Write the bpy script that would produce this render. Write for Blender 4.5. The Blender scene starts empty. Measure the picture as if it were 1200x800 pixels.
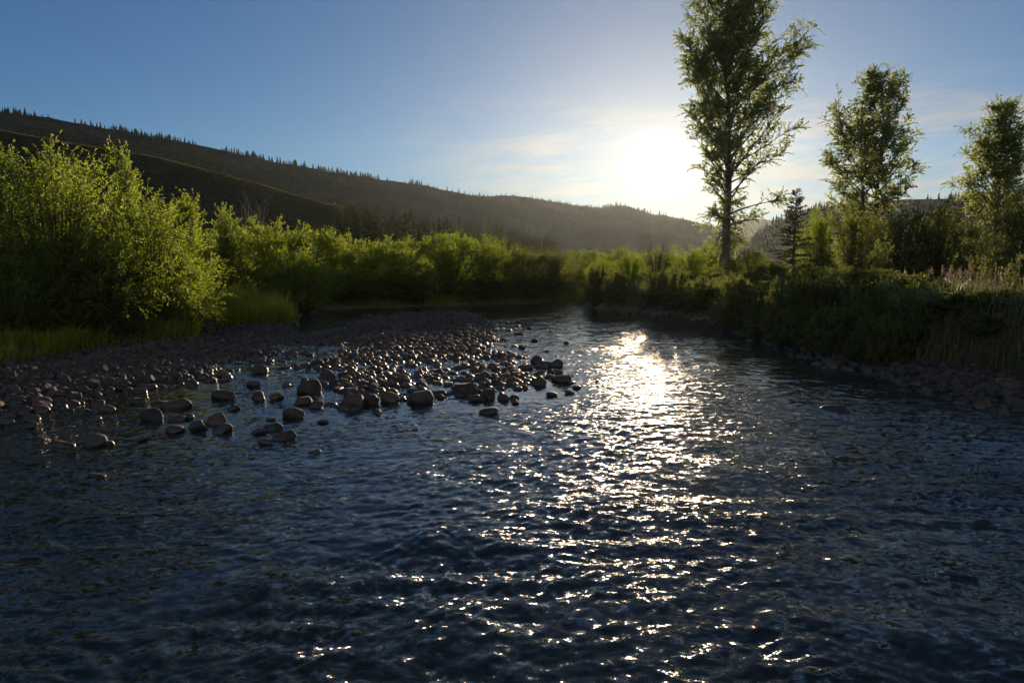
import bpy, math, random
import numpy as np
from mathutils import Vector, Matrix
from mathutils.bvhtree import BVHTree

# ------------------------------------------------------------------ camera, sky, sun, exposure
S = bpy.context.scene
COL = S.collection
F_PX, CX, CY, CAM_H = 860.0, 600.0, 400.0, 2.6
PITCH = math.atan(95.0 / F_PX)
cam = bpy.data.cameras.new('camera')
cam_o = bpy.data.objects.new('camera', cam)
COL.objects.link(cam_o)
cam_o.location = (0, 0, CAM_H)
cam_o.rotation_euler = (math.pi / 2 - PITCH, 0, 0)
cam.sensor_width = 36
cam.lens = 36 * F_PX / 1200
cam.clip_start = 0.1
cam.clip_end = 12000
S.camera = cam_o


def ray(px, py):
    a, b = (px - CX) / F_PX, (CY - py) / F_PX
    c, s = math.cos(PITCH), math.sin(PITCH)
    v = np.array([a, c + b * s, -s + b * c])
    return v / np.linalg.norm(v)


SUN_DIR = ray(772, 192)
SUN_EL = math.asin(SUN_DIR[2])
SUN_AZ = math.atan2(SUN_DIR[0], SUN_DIR[1])       # clockwise from +Y

sun = bpy.data.lights.new('sun', 'SUN')
sun.energy = 5.0
sun.angle = math.radians(0.53)
sun.color = (1.0, 0.71, 0.45)
sun_o = bpy.data.objects.new('sun', sun)
COL.objects.link(sun_o)
sun_o.rotation_euler = Vector(-SUN_DIR).to_track_quat('-Z', 'Y').to_euler()
sun_o.location = (20, 60, 60)

S.view_settings.view_transform = 'Standard'
S.view_settings.look = 'None'
S.view_settings.gamma = 1
S.view_settings.exposure = 0.9
S.view_settings.use_curve_mapping = False
S.render.engine = 'CYCLES'
S.render.filter_size = 1.3
cy = S.cycles
cy.max_bounces = 9
cy.diffuse_bounces = 4
cy.glossy_bounces = 3
cy.transmission_bounces = 7
cy.transparent_max_bounces = 8
cy.volume_bounces = 0
cy.sample_clamp_direct = 9
cy.sample_clamp_indirect = 4
cy.caustics_reflective = False
cy.caustics_refractive = False
cy.use_denoising = True
cy.use_adaptive_sampling = False
cy.adaptive_threshold = 0.01


class NT:
    def __init__(s, tree):
        s.t = tree
        s.n = tree.nodes
        s.l = tree.links

    def new(s, kind, **kw):
        nd = s.n.new(kind)
        for k, v in kw.items():
            if k.startswith('i_'):
                nd.inputs[k[2:].replace('_', ' ')].default_value = v
            else:
                setattr(nd, k, v)
        return nd

    def put(s, sock, v):
        if isinstance(v, bpy.types.NodeSocket):
            s.l.new(v, sock)
        else:
            sock.default_value = v

    def math(s, op, a, b=0.0, c=0.0, clamp=False):
        nd = s.n.new('ShaderNodeMath')
        nd.operation = op
        nd.use_clamp = clamp
        for i, v in enumerate((a, b, c)):
            s.put(nd.inputs[i], v)
        return nd.outputs[0]

    def vmath(s, op, a, b=(0, 0, 0)):
        nd = s.n.new('ShaderNodeVectorMath')
        nd.operation = op
        s.put(nd.inputs[0], a)
        s.put(nd.inputs[1], b)
        return nd

    def ramp(s, v, a, b, c=0.0, d=1.0):
        nd = s.n.new('ShaderNodeMapRange')
        nd.interpolation_type = 'SMOOTHSTEP'
        s.put(nd.inputs['Value'], v)
        nd.inputs['From Min'].default_value = a
        nd.inputs['From Max'].default_value = b
        nd.inputs['To Min'].default_value = c
        nd.inputs['To Max'].default_value = d
        return nd.outputs[0]

    def mix(s, f, a, b, blend='MIX'):
        nd = s.n.new('ShaderNodeMix')
        nd.data_type = 'RGBA'
        nd.blend_type = blend
        s.put(nd.inputs[0], f)
        for sock, v in ((nd.inputs[6], a), (nd.inputs[7], b)):
            if not isinstance(v, bpy.types.NodeSocket):
                v = (*v, 1.0) if len(v) == 3 else v
            s.put(sock, v)
        return nd.outputs[2]

    def noise(s, vec, scale, detail=3.0, rough=0.5, dist=0.0):
        nd = s.n.new('ShaderNodeTexNoise')
        s.put(nd.inputs['Vector'], vec)
        nd.inputs['Scale'].default_value = scale
        nd.inputs['Detail'].default_value = detail
        nd.inputs['Roughness'].default_value = rough
        nd.inputs['Distortion'].default_value = dist
        return nd.outputs[0]


def build_world():
    w = bpy.data.worlds.new('World')
    S.world = w
    w.use_nodes = True
    k = NT(w.node_tree)
    k.n.clear()
    out = k.new('ShaderNodeOutputWorld')
    bg = k.new('ShaderNodeBackground')
    bg.inputs['Strength'].default_value = 0.048
    sky = k.new('ShaderNodeTexSky', sky_type='NISHITA', sun_disc=False, sun_elevation=SUN_EL,
                sun_rotation=SUN_AZ, altitude=1500, air_density=1.1, dust_density=0.1, ozone_density=4.6)
    d = k.new('ShaderNodeTexCoord').outputs['Generated']
    d = k.vmath('NORMALIZE', d).outputs[0]
    sep = k.new('ShaderNodeSeparateXYZ')
    k.l.new(d, sep.inputs[0])
    x, y, z = sep.outputs
    az = k.math('DEGREES', k.math('ARCTAN2', x, y))
    el = k.math('DEGREES', k.math('ARCSINE', z))
    # circumsolar aureole of the real sun behind thin cirrus
    dot = k.vmath('DOT_PRODUCT', d, tuple(SUN_DIR)).outputs['Value']
    ang = k.math('DEGREES', k.math('ARCCOSINE', k.math('MINIMUM', dot, 0.9999999)))
    g1 = k.math('EXPONENT', k.math('MULTIPLY', k.math('POWER', k.math('DIVIDE', ang, 1.55), 2.0), -1.0))
    g2 = k.math('EXPONENT', k.math('DIVIDE', ang, -4.2))
    g3 = k.math('EXPONENT', k.math('DIVIDE', ang, -12.0))
    glow = k.vmath('SCALE', (1.0, 0.93, 0.80)); k.put(glow.inputs['Scale'], k.math('MULTIPLY', g1, 15.0))
    glow2 = k.vmath('SCALE', (1.0, 0.86, 0.62)); k.put(glow2.inputs['Scale'], k.math('MULTIPLY', g2, 2.1))
    glow3 = k.vmath('SCALE', (1.0, 0.90, 0.70)); k.put(glow3.inputs['Scale'], k.math('MULTIPLY', g3, 0.25))
    # thin streaked cirrus low over the valley
    cmb = k.new('ShaderNodeCombineXYZ')
    k.put(cmb.inputs[0], k.math('MULTIPLY', az, 0.085))
    k.put(cmb.inputs[1], k.math('ADD', k.math('MULTIPLY', el, 0.55), k.math('MULTIPLY', az, -0.02)))
    n1 = k.noise(cmb.outputs[0], 1.0, 6.0, 0.6, 0.4)
    n2 = k.noise(cmb.outputs[0], 3.1, 5.0, 0.6, 0.8)
    n = k.math('ADD', k.math('MULTIPLY', n1, 0.7), k.math('MULTIPLY', n2, 0.3))
    band = k.math('MULTIPLY', k.ramp(el, 1.0, 3.5), k.ramp(el, 8.0, 13.0, 1.0, 0.0))
    mid = k.math('MULTIPLY', k.ramp(az, -11.0, 4.0), 1.0)
    cl = k.math('MULTIPLY', k.math('MULTIPLY', k.ramp(n, 0.42, 0.60), band), mid)
    glowc = k.math('ADD', k.math('MULTIPLY', k.math('EXPONENT', k.math('DIVIDE', ang, -13.0)), 1.6), 4.4)
    cc = k.vmath('SCALE', (1.0, 0.97, 0.90)); k.put(cc.inputs['Scale'], glowc)
    veil = k.math('MULTIPLY', k.math('EXPONENT', k.math('DIVIDE', ang, -10.0)), 0.55)
    thin = k.mix(veil, sky.outputs[0], (4.3, 4.3, 4.1))
    col = k.mix(k.math('MULTIPLY', cl, 0.75), thin, cc.outputs[0])
    # cumulus bank added unseen behind the viewer, painted bright to fill shaded sides
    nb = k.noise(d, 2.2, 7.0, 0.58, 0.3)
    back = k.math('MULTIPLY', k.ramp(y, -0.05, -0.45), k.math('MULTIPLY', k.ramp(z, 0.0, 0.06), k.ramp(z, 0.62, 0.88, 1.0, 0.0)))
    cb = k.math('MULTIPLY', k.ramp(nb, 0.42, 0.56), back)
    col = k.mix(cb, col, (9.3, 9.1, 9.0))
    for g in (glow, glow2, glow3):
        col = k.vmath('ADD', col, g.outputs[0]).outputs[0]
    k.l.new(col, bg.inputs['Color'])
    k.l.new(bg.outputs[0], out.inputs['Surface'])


build_world()

# ------------------------------------------------------------------ helpers
R0 = np.random.default_rng(7)


def G(px, py, z=0.0):
    v = ray(px, py)
    t = (z - CAM_H) / v[2]
    return v[0] * t, v[1] * t


def XY(px, depth):
    """ground position of picture column px at forward distance depth"""
    v = ray(px, 305)
    return v[0] / v[1] * depth, depth


def tag(o, label=None, cat=None, group=None, kind=None):
    if label: o['label'] = label
    if cat: o['category'] = cat
    if group: o['group'] = group
    if kind: o['kind'] = kind
    return o


def mesh_np(name, V, Fs, mat=None, smooth=False, tone=None):
    V = np.asarray(V, dtype=np.float32)
    if not isinstance(Fs, (list, tuple)):
        Fs = [Fs]
    Fs = [f for f in Fs if len(f)]
    me = bpy.data.meshes.new(name)
    me.vertices.add(len(V))
    me.vertices.foreach_set('co', V.ravel())
    nl = sum(f.size for f in Fs)
    npoly = sum(len(f) for f in Fs)
    me.loops.add(nl)
    me.loops.foreach_set('vertex_index', np.concatenate([f.ravel() for f in Fs]).astype(np.int32))
    me.polygons.add(npoly)
    tot = np.concatenate([np.full(len(f), f.shape[1]) for f in Fs])
    st = np.concatenate([[0], np.cumsum(tot)[:-1]])
    me.polygons.foreach_set('loop_start', st.astype(np.int32))
    if smooth:
        me.polygons.foreach_set('use_smooth', np.ones(npoly, dtype=bool))
    if tone is not None:
        at = me.attributes.new('tone', 'FLOAT', 'POINT')
        at.data.foreach_set('value', np.asarray(tone, dtype=np.float32))
    me.update(calc_edges=True)
    if mat: me.materials.append(mat)
    return me


def obj(name, me, parent=None):
    o = bpy.data.objects.new(name, me)
    COL.objects.link(o)
    if parent: o.parent = parent
    return o


def empty(name, loc, rz=0.0, sc=(1, 1, 1)):
    o = bpy.data.objects.new(name, None)
    o.empty_display_size = 0.3
    COL.objects.link(o)
    o.location = loc
    o.rotation_euler = (0, 0, rz)
    o.scale = sc
    return o


def nrm(a):
    return a / np.maximum(np.linalg.norm(a, axis=-1, keepdims=True), 1e-9)


def runit(rng, n):
    return nrm(rng.normal(size=(n, 3)))


_PERM = np.random.default_rng(3).random((256, 256))


def vnoise(x, y):
    xi, yi = np.floor(x).astype(int), np.floor(y).astype(int)
    fx, fy = x - xi, y - yi
    fx, fy = fx * fx * (3 - 2 * fx), fy * fy * (3 - 2 * fy)
    g = lambda a, b: _PERM[a & 255, b & 255]
    return (g(xi, yi) * (1 - fx) + g(xi + 1, yi) * fx) * (1 - fy) + (g(xi, yi + 1) * (1 - fx) + g(xi + 1, yi + 1) * fx) * fy


def fbm(x, y, o=4):
    s, a = 0.0, 0.5
    for i in range(o):
        s = s + a * (vnoise(x * 2 ** i + 17.3 * i, y * 2 ** i + 5.1 * i) - 0.5)
        a *= 0.55
    return s


def sst(a, b, x):
    t = np.clip((x - a) / (b - a), 0, 1)
    return t * t * (3 - 2 * t)


def sdist(poly, x, y):
    """signed distance, positive inside"""
    poly = np.asarray(poly)
    d2 = np.full(x.shape, 1e18)
    ins = np.zeros(x.shape, dtype=bool)
    n = len(poly)
    for i in range(n):
        ax, ay = poly[i]
        bx, by = poly[(i + 1) % n]
        ex, ey = bx - ax, by - ay
        t = np.clip(((x - ax) * ex + (y - ay) * ey) / (ex * ex + ey * ey + 1e-12), 0, 1)
        d2 = np.minimum(d2, (x - ax - t * ex) ** 2 + (y - ay - t * ey) ** 2)
        if ay != by:
            c = ((ay > y) != (by > y)) & (x < (bx - ax) * (y - ay) / (by - ay) + ax)
            ins ^= c
    return np.where(ins, 1, -1) * np.sqrt(d2)


def tubes(P, R, sides):
    """P (n,m,3), R (n,m) -> V, F quads"""
    n, m, _ = P.shape
    T = np.empty_like(P)
    T[:, 1:-1] = P[:, 2:] - P[:, :-2]
    T[:, 0] = P[:, 1] - P[:, 0]
    T[:, -1] = P[:, -1] - P[:, -2]
    T = nrm(T)
    ref = np.where(np.abs(T[:, :1, 2:3]) > 0.8, np.array([1.0, 0, 0]), np.array([0, 0, 1.0]))
    A = nrm(np.cross(T, np.broadcast_to(ref, T.shape)))
    B = np.cross(T, A)
    th = np.arange(sides) * 2 * math.pi / sides
    V = P[:, :, None, :] + R[:, :, None, None] * (A[:, :, None, :] * np.cos(th)[None, None, :, None] + B[:, :, None, :] * np.sin(th)[None, None, :, None])
    idx = np.arange(n * m * sides).reshape(n, m, sides)
    a, b = idx[:, :-1, :], idx[:, 1:, :]
    Fq = np.stack([a, np.roll(a, -1, 2), np.roll(b, -1, 2), b], -1).reshape(-1, 4)
    return V.reshape(-1, 3), Fq


def join(parts):
    Vs, Fs, off = [], {}, 0
    for V, Fq in parts:
        Vs.append(V)
        Fs.setdefault(Fq.shape[1], []).append(Fq + off)
        off += len(V)
    return np.concatenate(Vs), [np.concatenate(f) for f in Fs.values()]


def bez(a, c, b, t):
    t = t[..., None]
    return a * (1 - t) ** 2 + 2 * c * t * (1 - t) + b * t * t


def bezd(a, c, b, t):
    t = t[..., None]
    return nrm(2 * (c - a) * (1 - t) + 2 * (b - c) * t)


def leaves(rng, P, D, ll, lw, droop=0.25, fold=0.25):
    """one folded rhombic leaf per row of P, pointing along D"""
    n = len(P)
    l = ll * rng.uniform(0.6, 1.25, n)[:, None]
    w = lw * rng.uniform(0.7, 1.2, n)[:, None]
    D = nrm(D + np.array([0, 0, -droop]))
    sd = nrm(np.cross(D, runit(rng, n)))
    up = np.cross(sd, D)
    tip = P + D * l
    mid = P + D * l * 0.42
    V = np.stack([P, mid + sd * w * 0.5 + up * w * fold, tip, mid - sd * w * 0.5 + up * w * fold], 1)
    return V.reshape(-1, 3), np.arange(4 * n).reshape(n, 4)


def twig_leaves(rng, P0, D, L, n_leaf, ll, lw, sag=0.15, droop=0.2, splay=0.9):
    """leaves strung along slightly sagging twigs"""
    n = len(P0)
    s = rng.uniform(0.08, 1.0, (n, n_leaf))
    q = P0[:, None, :] + D[:, None, :] * (L[:, None] * s)[..., None]
    q[..., 2] -= sag * L[:, None] * s * s
    dd = D[:, None, :] + splay * runit(rng, n * n_leaf).reshape(n, n_leaf, 3)
    return leaves(rng, q.reshape(-1, 3), nrm(dd.reshape(-1, 3)), ll, lw, droop), s


def twig_tubes(P0, D, L, r, sag=0.15):
    s = np.array([0, 0.5, 1.0])
    P = P0[:, None, :] + D[:, None, :] * (L[:, None] * s[None])[..., None]
    P[..., 2] -= sag * L[:, None] * s[None] ** 2
    R = np.broadcast_to(r * np.array([1, 0.7, 0.3]), (len(P0), 3))
    return tubes(P, R, 3)


# ------------------------------------------------------------------ materials
def new_mat(name):
    m = bpy.data.materials.new(name)
    m.use_nodes = True
    k = NT(m.node_tree)
    k.n.clear()
    return m, k, k.new('ShaderNodeOutputMaterial')


def leaf_mat(name, dark, light, trans, tf=0.45, hue=0.5, spec=0.35):
    m, k, out = new_mat(name)
    tone = k.new('ShaderNodeAttribute', attribute_name='tone').outputs['Fac']
    rnd = k.new('ShaderNodeObjectInfo').outputs['Random']
    c = k.mix(tone, dark, light)
    warm = k.mix(k.math('MULTIPLY', rnd, hue), c, (light[0] * 1.25, light[1] * 0.95, light[2] * 0.8))
    pr = k.new('ShaderNodeBsdfPrincipled', i_Roughness=0.5)
    pr.inputs['Specular IOR Level'].default_value = spec
    k.l.new(warm, pr.inputs['Base Color'])
    tr = k.new('ShaderNodeBsdfTranslucent')
    k.l.new(k.mix(tone, tuple(0.6 * v for v in trans), trans), tr.inputs['Color'])
    mx = k.new('ShaderNodeMixShader')
    mx.inputs[0].default_value = tf
    k.l.new(pr.outputs[0], mx.inputs[1])
    k.l.new(tr.outputs[0], mx.inputs[2])
    k.l.new(mx.outputs[0], out.inputs['Surface'])
    return m


def bark_mat(name, a, b, scale=9.0):
    m, k, out = new_mat(name)
    p = k.new('ShaderNodeTexCoord').outputs['Object']
    mp = k.new('ShaderNodeMapping')
    mp.inputs['Scale'].default_value = (1, 1, 0.2)
    k.l.new(p, mp.inputs[0])
    n = k.noise(mp.outputs[0], scale, 5, 0.65)
    pr = k.new('ShaderNodeBsdfPrincipled', i_Roughness=0.9)
    k.l.new(k.mix(k.ramp(n, 0.35, 0.65), a, b), pr.inputs['Base Color'])
    bp = k.new('ShaderNodeBump', i_Strength=0.6, i_Distance=0.03)
    k.l.new(n, bp.inputs['Height'])
    k.l.new(bp.outputs[0], pr.inputs['Normal'])
    k.l.new(pr.outputs[0], out.inputs['Surface'])
    return m


def stone_mat():
    m, k, out = new_mat('river_stone')
    tone = k.new('ShaderNodeAttribute', attribute_name='tone').outputs['Fac']
    rnd = k.new('ShaderNodeObjectInfo').outputs['Random']
    t = k.math('FRACT', k.math('ADD', tone, rnd))
    p = k.new('ShaderNodeNewGeometry').outputs['Position']
    n = k.noise(p, 9.0, 5, 0.6)
    sp = k.noise(p, 60.0, 2, 0.6)
    c = k.mix(t, (0.018, 0.0185, 0.02), (0.052, 0.048, 0.046))
    c = k.mix(k.ramp(t, 0.72, 0.95), c, (0.055, 0.04, 0.032))
    c = k.mix(k.math('MULTIPLY', k.ramp(n, 0.4, 0.7), 0.5), c, (0.06, 0.055, 0.05))
    c = k.mix(k.math('MULTIPLY', k.ramp(sp, 0.55, 0.75), 0.35), c, (0.15, 0.145, 0.135))
    # damp and dark up to the splash line of the river
    z = k.new('ShaderNodeSeparateXYZ')
    k.l.new(p, z.inputs[0])
    wet = k.ramp(k.math('ADD', z.outputs[2], k.math('MULTIPLY', n, -0.06)), -0.01, 0.05, 1.0, 0.0)
    c = k.mix(k.math('MULTIPLY', wet, 0.6), c, (0.03, 0.028, 0.022))
    pr = k.new('ShaderNodeBsdfPrincipled')
    k.l.new(c, pr.inputs['Base Color'])
    k.l.new(k.math('SUBTRACT', 0.8, k.math('MULTIPLY', wet, 0.5)), pr.inputs['Roughness'])
    pr.inputs['Specular IOR Level'].default_value = 0.3
    bp = k.new('ShaderNodeBump', i_Strength=0.5, i_Distance=0.012)
    k.l.new(k.math('ADD', n, k.math('MULTIPLY', sp, 0.3)), bp.inputs['Height'])
    k.l.new(bp.outputs[0], pr.inputs['Normal'])
    k.l.new(pr.outputs[0], out.inputs['Surface'])
    return m


def ground_mat():
    m, k, out = new_mat('valley_ground')
    ge = k.new('ShaderNodeNewGeometry')
    p = ge.outputs['Position']
    sp = k.new('ShaderNodeSeparateXYZ')
    k.l.new(p, sp.inputs[0])
    sn = k.new('ShaderNodeSeparateXYZ')
    k.l.new(ge.outputs['Normal'], sn.inputs[0])
    n = k.noise(p, 0.6, 6, 0.6)
    nf = k.noise(p, 7.0, 5, 0.65)
    vo = k.new('ShaderNodeTexVoronoi')
    vo.inputs['Scale'].default_value = 5.5
    k.l.new(p, vo.inputs['Vector'])
    gravel = k.mix(vo.outputs['Distance'], (0.20, 0.175, 0.135), (0.07, 0.06, 0.045))
    gravel = k.mix(k.ramp(n, 0.35, 0.7), gravel, (0.10, 0.085, 0.05))
    soil = k.mix(nf, (0.035, 0.026, 0.018), (0.10, 0.078, 0.055))
    grass = k.mix(nf, (0.035, 0.05, 0.012), (0.10, 0.105, 0.03))
    land = k.mix(k.ramp(sn.outputs[2], 0.80, 0.93), soil, grass)
    c = k.mix(k.ramp(k.math('ADD', sp.outputs[2], k.math('MULTIPLY', n, 0.2)), 0.30, 0.45), gravel, land)
    pr = k.new('ShaderNodeBsdfPrincipled', i_Roughness=1.0)
    pr.inputs['Specular IOR Level'].default_value = 0.0
    k.l.new(c, pr.inputs['Base Color'])
    bp = k.new('ShaderNodeBump', i_Strength=0.5, i_Distance=0.05)
    k.l.new(k.math('SUBTRACT', nf, vo.outputs['Distance']), bp.inputs['Height'])
    k.l.new(bp.outputs[0], pr.inputs['Normal'])
    k.l.new(pr.outputs[0], out.inputs['Surface'])
    return m


def hill_mat(name, a, b, c3, scale):
    m, k, out = new_mat(name)
    p = k.new('ShaderNodeNewGeometry').outputs['Position']
    n = k.noise(p, scale, 8, 0.65)
    n2 = k.noise(p, scale * 14, 5, 0.7)
    c = k.mix(k.ramp(n, 0.38, 0.62), a, b)
    c = k.mix(k.ramp(n2, 0.5, 0.62), c, c3)
    pr = k.new('ShaderNodeBsdfPrincipled', i_Roughness=1.0)
    pr.inputs['Specular IOR Level'].default_value = 0.0
    k.l.new(c, pr.inputs['Base Color'])
    bp = k.new('ShaderNodeBump', i_Strength=0.8, i_Distance=1.5)
    k.l.new(n2, bp.inputs['Height'])
    k.l.new(bp.outputs[0], pr.inputs['Normal'])
    k.l.new(pr.outputs[0], out.inputs['Surface'])
    return m


def water_mat():
    m, k, out = new_mat('river_water')
    ge = k.new('ShaderNodeNewGeometry')
    p = ge.outputs['Position']
    mp = k.new('ShaderNodeMapping')
    mp.inputs['Scale'].default_value = (0.85, 1.2, 1.0)
    k.l.new(p, mp.inputs[0])
    def slopes(scale, detail, amp):
        nd = k.new('ShaderNodeTexNoise')
        k.l.new(mp.outputs[0], nd.inputs['Vector'])
        nd.inputs['Scale'].default_value = scale
        nd.inputs['Detail'].default_value = detail
        nd.inputs['Roughness'].default_value = 0.55
        nd.inputs['Distortion'].default_value = 0.5
        v = k.vmath('SUBTRACT', nd.outputs['Color'], (0.5, 0.5, 0.5)).outputs[0]
        return k.vmath('MULTIPLY', v, (amp * 2.2, amp * 0.62, 0.0)).outputs[0]
    patch = k.ramp(k.noise(mp.outputs[0], 0.32, 4, 0.6, 0.8), 0.34, 0.64, 0.4, 1.3)
    sl = k.vmath('ADD', slopes(3.6, 2, 0.42), slopes(13.0, 3, 0.8)).outputs[0]
    sc = k.vmath('SCALE', sl)
    spw = k.new('ShaderNodeSeparateXYZ')
    k.l.new(p, spw.inputs[0])
    k.put(sc.inputs['Scale'], k.math('MULTIPLY', patch, k.ramp(spw.outputs[1], 6.0, 16.0, 1.75, 0.9)))   # the current quickens downstream
    bp = k.vmath('NORMALIZE', k.vmath('ADD', ge.outputs['Normal'], sc.outputs[0]).outputs[0])
    gl = k.new('ShaderNodeBsdfGlossy', i_Roughness=0.06)
    gl.inputs['Color'].default_value = (1, 1, 1, 1)
    k.l.new(bp.outputs[0], gl.inputs['Normal'])
    tr = k.new('ShaderNodeBsdfTransparent')
    tr.inputs['Color'].default_value = (0.80, 0.76, 0.62, 1)
    fr = k.new('ShaderNodeFresnel', i_IOR=1.333)
    k.l.new(bp.outputs[0], fr.inputs['Normal'])
    mx = k.new('ShaderNodeMixShader')
    k.l.new(fr.outputs[0], mx.inputs[0])
    silt = k.new('ShaderNodeBsdfDiffuse')
    silt.inputs['Color'].default_value = (0.06, 0.085, 0.095, 1)
    body = k.new('ShaderNodeMixShader')
    body.inputs[0].default_value = 0.15
    k.l.new(tr.outputs[0], body.inputs[1])
    k.l.new(silt.outputs[0], body.inputs[2])
    k.l.new(body.outputs[0], mx.inputs[1])
    k.l.new(gl.outputs[0], mx.inputs[2])
    k.l.new(mx.outputs[0], out.inputs['Surface'])
    return m


M_WILLOW = leaf_mat('willow_leaf', (0.06, 0.085, 0.012), (0.095, 0.135, 0.022), (0.36, 0.50, 0.035), 0.58, 0.3)
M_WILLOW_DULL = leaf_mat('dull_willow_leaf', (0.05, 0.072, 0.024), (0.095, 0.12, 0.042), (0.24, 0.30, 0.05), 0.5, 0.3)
M_POPLAR = leaf_mat('cottonwood_leaf', (0.05, 0.08, 0.03), (0.10, 0.13, 0.05), (0.42, 0.52, 0.17), 0.68, 0.3, 0.25)
M_NEEDLE = leaf_mat('conifer_needle', (0.028, 0.046, 0.02), (0.06, 0.085, 0.03), (0.08, 0.11, 0.03), 0.2, 0.3, 0.1)
M_GRASS = leaf_mat('grass_blade', (0.11, 0.15, 0.018), (0.19, 0.22, 0.03), (0.46, 0.46, 0.05), 0.55)
M_PLUME = leaf_mat('grass_plume', (0.16, 0.12, 0.09), (0.30, 0.235, 0.18), (0.34, 0.26, 0.19), 0.4, 0.1)
M_BARK = bark_mat('willow_bark', (0.035, 0.03, 0.022), (0.08, 0.068, 0.05))
M_BARK_P = bark_mat('cottonwood_bark', (0.06, 0.05, 0.042), (0.19, 0.165, 0.14), 5.0)
M_DEAD = bark_mat('bare_grey_wood', (0.16, 0.14, 0.12), (0.32, 0.29, 0.26))
M_STONE = stone_mat()
M_GROUND = ground_mat()
M_WATER = water_mat()

# ------------------------------------------------------------------ the valley floor
g = lambda L: [G(*q) for q in L]
LEFT_EDGE = [(-160, 470), (-60, 437), (0, 431), (100, 414), (190, 405), (236, 399), (243, 386), (300, 384), (346, 381), (352, 372),
             (356, 364), (420, 361), (500, 358.5), (560, 356.5), (620, 354.5), (668, 352)]
LEFT_LAND = [(-4000, -60), (-22, -60), (-16, 0), (-12.5, 8)] + g(LEFT_EDGE) + [(9.0, 54), (18, 60), (40, 76), (90, 130), (90, 4000), (-4000, 4000)]
RIGHT_EDGE = [(668, 354.5), (676, 359), (700, 363.5), (760, 371), (830, 381), (885, 395), (930, 411), (985, 429), (1040, 445), (1110, 464), (1200, 483)]
RIGHT_LAND = [(4000, 60), (55, 72), (24, 58), (11, 52.5), (6, 50)] + g(RIGHT_EDGE) + [(10.6, 9), (13, 3), (15, -10), (18, -60), (4000, -60)]
BAR_LEFT = g([(-160, 440), (-60, 432), (0, 424), (100, 408), (190, 400), (240, 392), (260, 383), (345, 380), (354, 392), (335, 405), (312, 418),
              (290, 432), (235, 449), (150, 466), (90, 480), (0, 492), (-60, 503), (-160, 520)])
BAR_MID = g([(345, 394), (400, 379), (440, 369), (520, 363.5), (556, 367), (585, 383), (603, 398), (590, 410), (615, 422), (663, 445), (640, 456),
             (570, 461), (500, 467), (430, 475), (390, 470), (345, 452), (325, 432), (335, 415)])
POOL = g([(346, 379), (395, 370), (425, 371), (402, 382), (367, 391), (348, 390)])


def H(x, y):
    x = np.atleast_1d(np.asarray(x, float))
    y = np.atleast_1d(np.asarray(y, float))
    dl, dr = sdist(LEFT_LAND, x, y), sdist(RIGHT_LAND, x, y)
    b1, b2, dp = sdist(BAR_LEFT, x, y), sdist(BAR_MID, x, y), sdist(POOL, x, y)
    near = np.maximum.reduce([dl, dr, b1, b2])
    rough = fbm(x * 1.3, y * 1.3)
    bed = -0.06 - 0.42 * sst(0.2, 5.0, -near) + 0.08 * rough
    bar = np.maximum(-0.12 + 0.17 * sst(-0.9, 1.6, b1), -0.12 + 0.13 * sst(-0.9, 1.8, b2)) + 0.30 * fbm(x * 0.6 + 5, y * 0.5, 4) + 0.05 * rough
    bar = bar - 0.22 * sst(-0.4, 0.5, dp)
    bar = np.where(np.maximum(b1, b2) > -0.9, bar, -9)
    r = np.hypot(x, y)
    far_rise = 0.064 * np.maximum(0, r - 75) * sst(70, 130, r)
    left = np.where(dl > -0.6, -0.10 + 0.42 * sst(-0.6, 1.2, dl) + 0.35 * sst(1, 6, dl) + 0.30 * sst(5, 25, dl) + 0.3 * rough * sst(0, 2, dl), -9)
    left = left + np.where(x < 30, np.minimum(far_rise, 12) * sst(40, -20, x), 0)
    strip = np.interp(y, [8, 13, 22, 32, 45], [2.7, 1.9, 0.95, 0.4, 0.25])
    top = np.interp(y, [8, 15, 25, 45], [1.75, 1.7, 1.45, 1.0])
    rgt = -0.10 + 0.52 * np.clip(dr / strip, -0.6, 1) * strip / 2.0 * 0.8 + (top - 0.2 * strip) * sst(0, 1, (dr - strip) / 1.0) + 0.0
    rgt = np.where(dr > -0.6, rgt + 0.35 * rough * sst(0.2, 2.0, dr) + 0.35 * sst(6, 30, dr), -9)
    return np.maximum.reduce([bed, bar, left, rgt])


def build_ground():
    a_f = np.arange(-52, 52.01, 0.16)
    a_b = np.concatenate([np.arange(52.0, 308.0, 3.0)[1:]])
    az = np.radians(np.concatenate([a_f, a_b]))
    rr = np.concatenate([[0.01], 1.2 * 1.017 ** np.arange(0, 470)])
    rr = rr[rr < 2900]
    A, Rr = np.meshgrid(az, rr)
    x, y = Rr * np.sin(A), Rr * np.cos(A)
    z = H(x.ravel(), y.ravel())
    V = np.stack([x.ravel(), y.ravel(), z], 1)
    nr, na = A.shape
    i = np.arange(nr * na).reshape(nr, na)
    a, b = i[:-1], i[1:]
    Fq = np.stack([a, np.roll(a, -1, 1), np.roll(b, -1, 1), b], -1).reshape(-1, 4)
    me = mesh_np('ground', V, Fq, M_GROUND, True)
    o = obj('ground', me)
    tag(o, 'valley floor of gravel river bed and grassy earth banks', 'ground', kind='structure')


build_ground()

# ------------------------------------------------------------------ the river
HUMPS = [(540, 636, 0.05, 0.45), (1095, 577, 0.06, 0.5), (965, 480, 0.05, 0.5), (1095, 752, 0.05, 0.4), (1060, 545, 0.03, 0.4), (880, 560, 0.03, 0.5),
         (520, 745, 0.03, 0.4), (90, 610, 0.03, 0.4), (700, 600, 0.03, 0.5), (1150, 520, 0.04, 0.5), (330, 690, 0.03, 0.35)]


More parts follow.
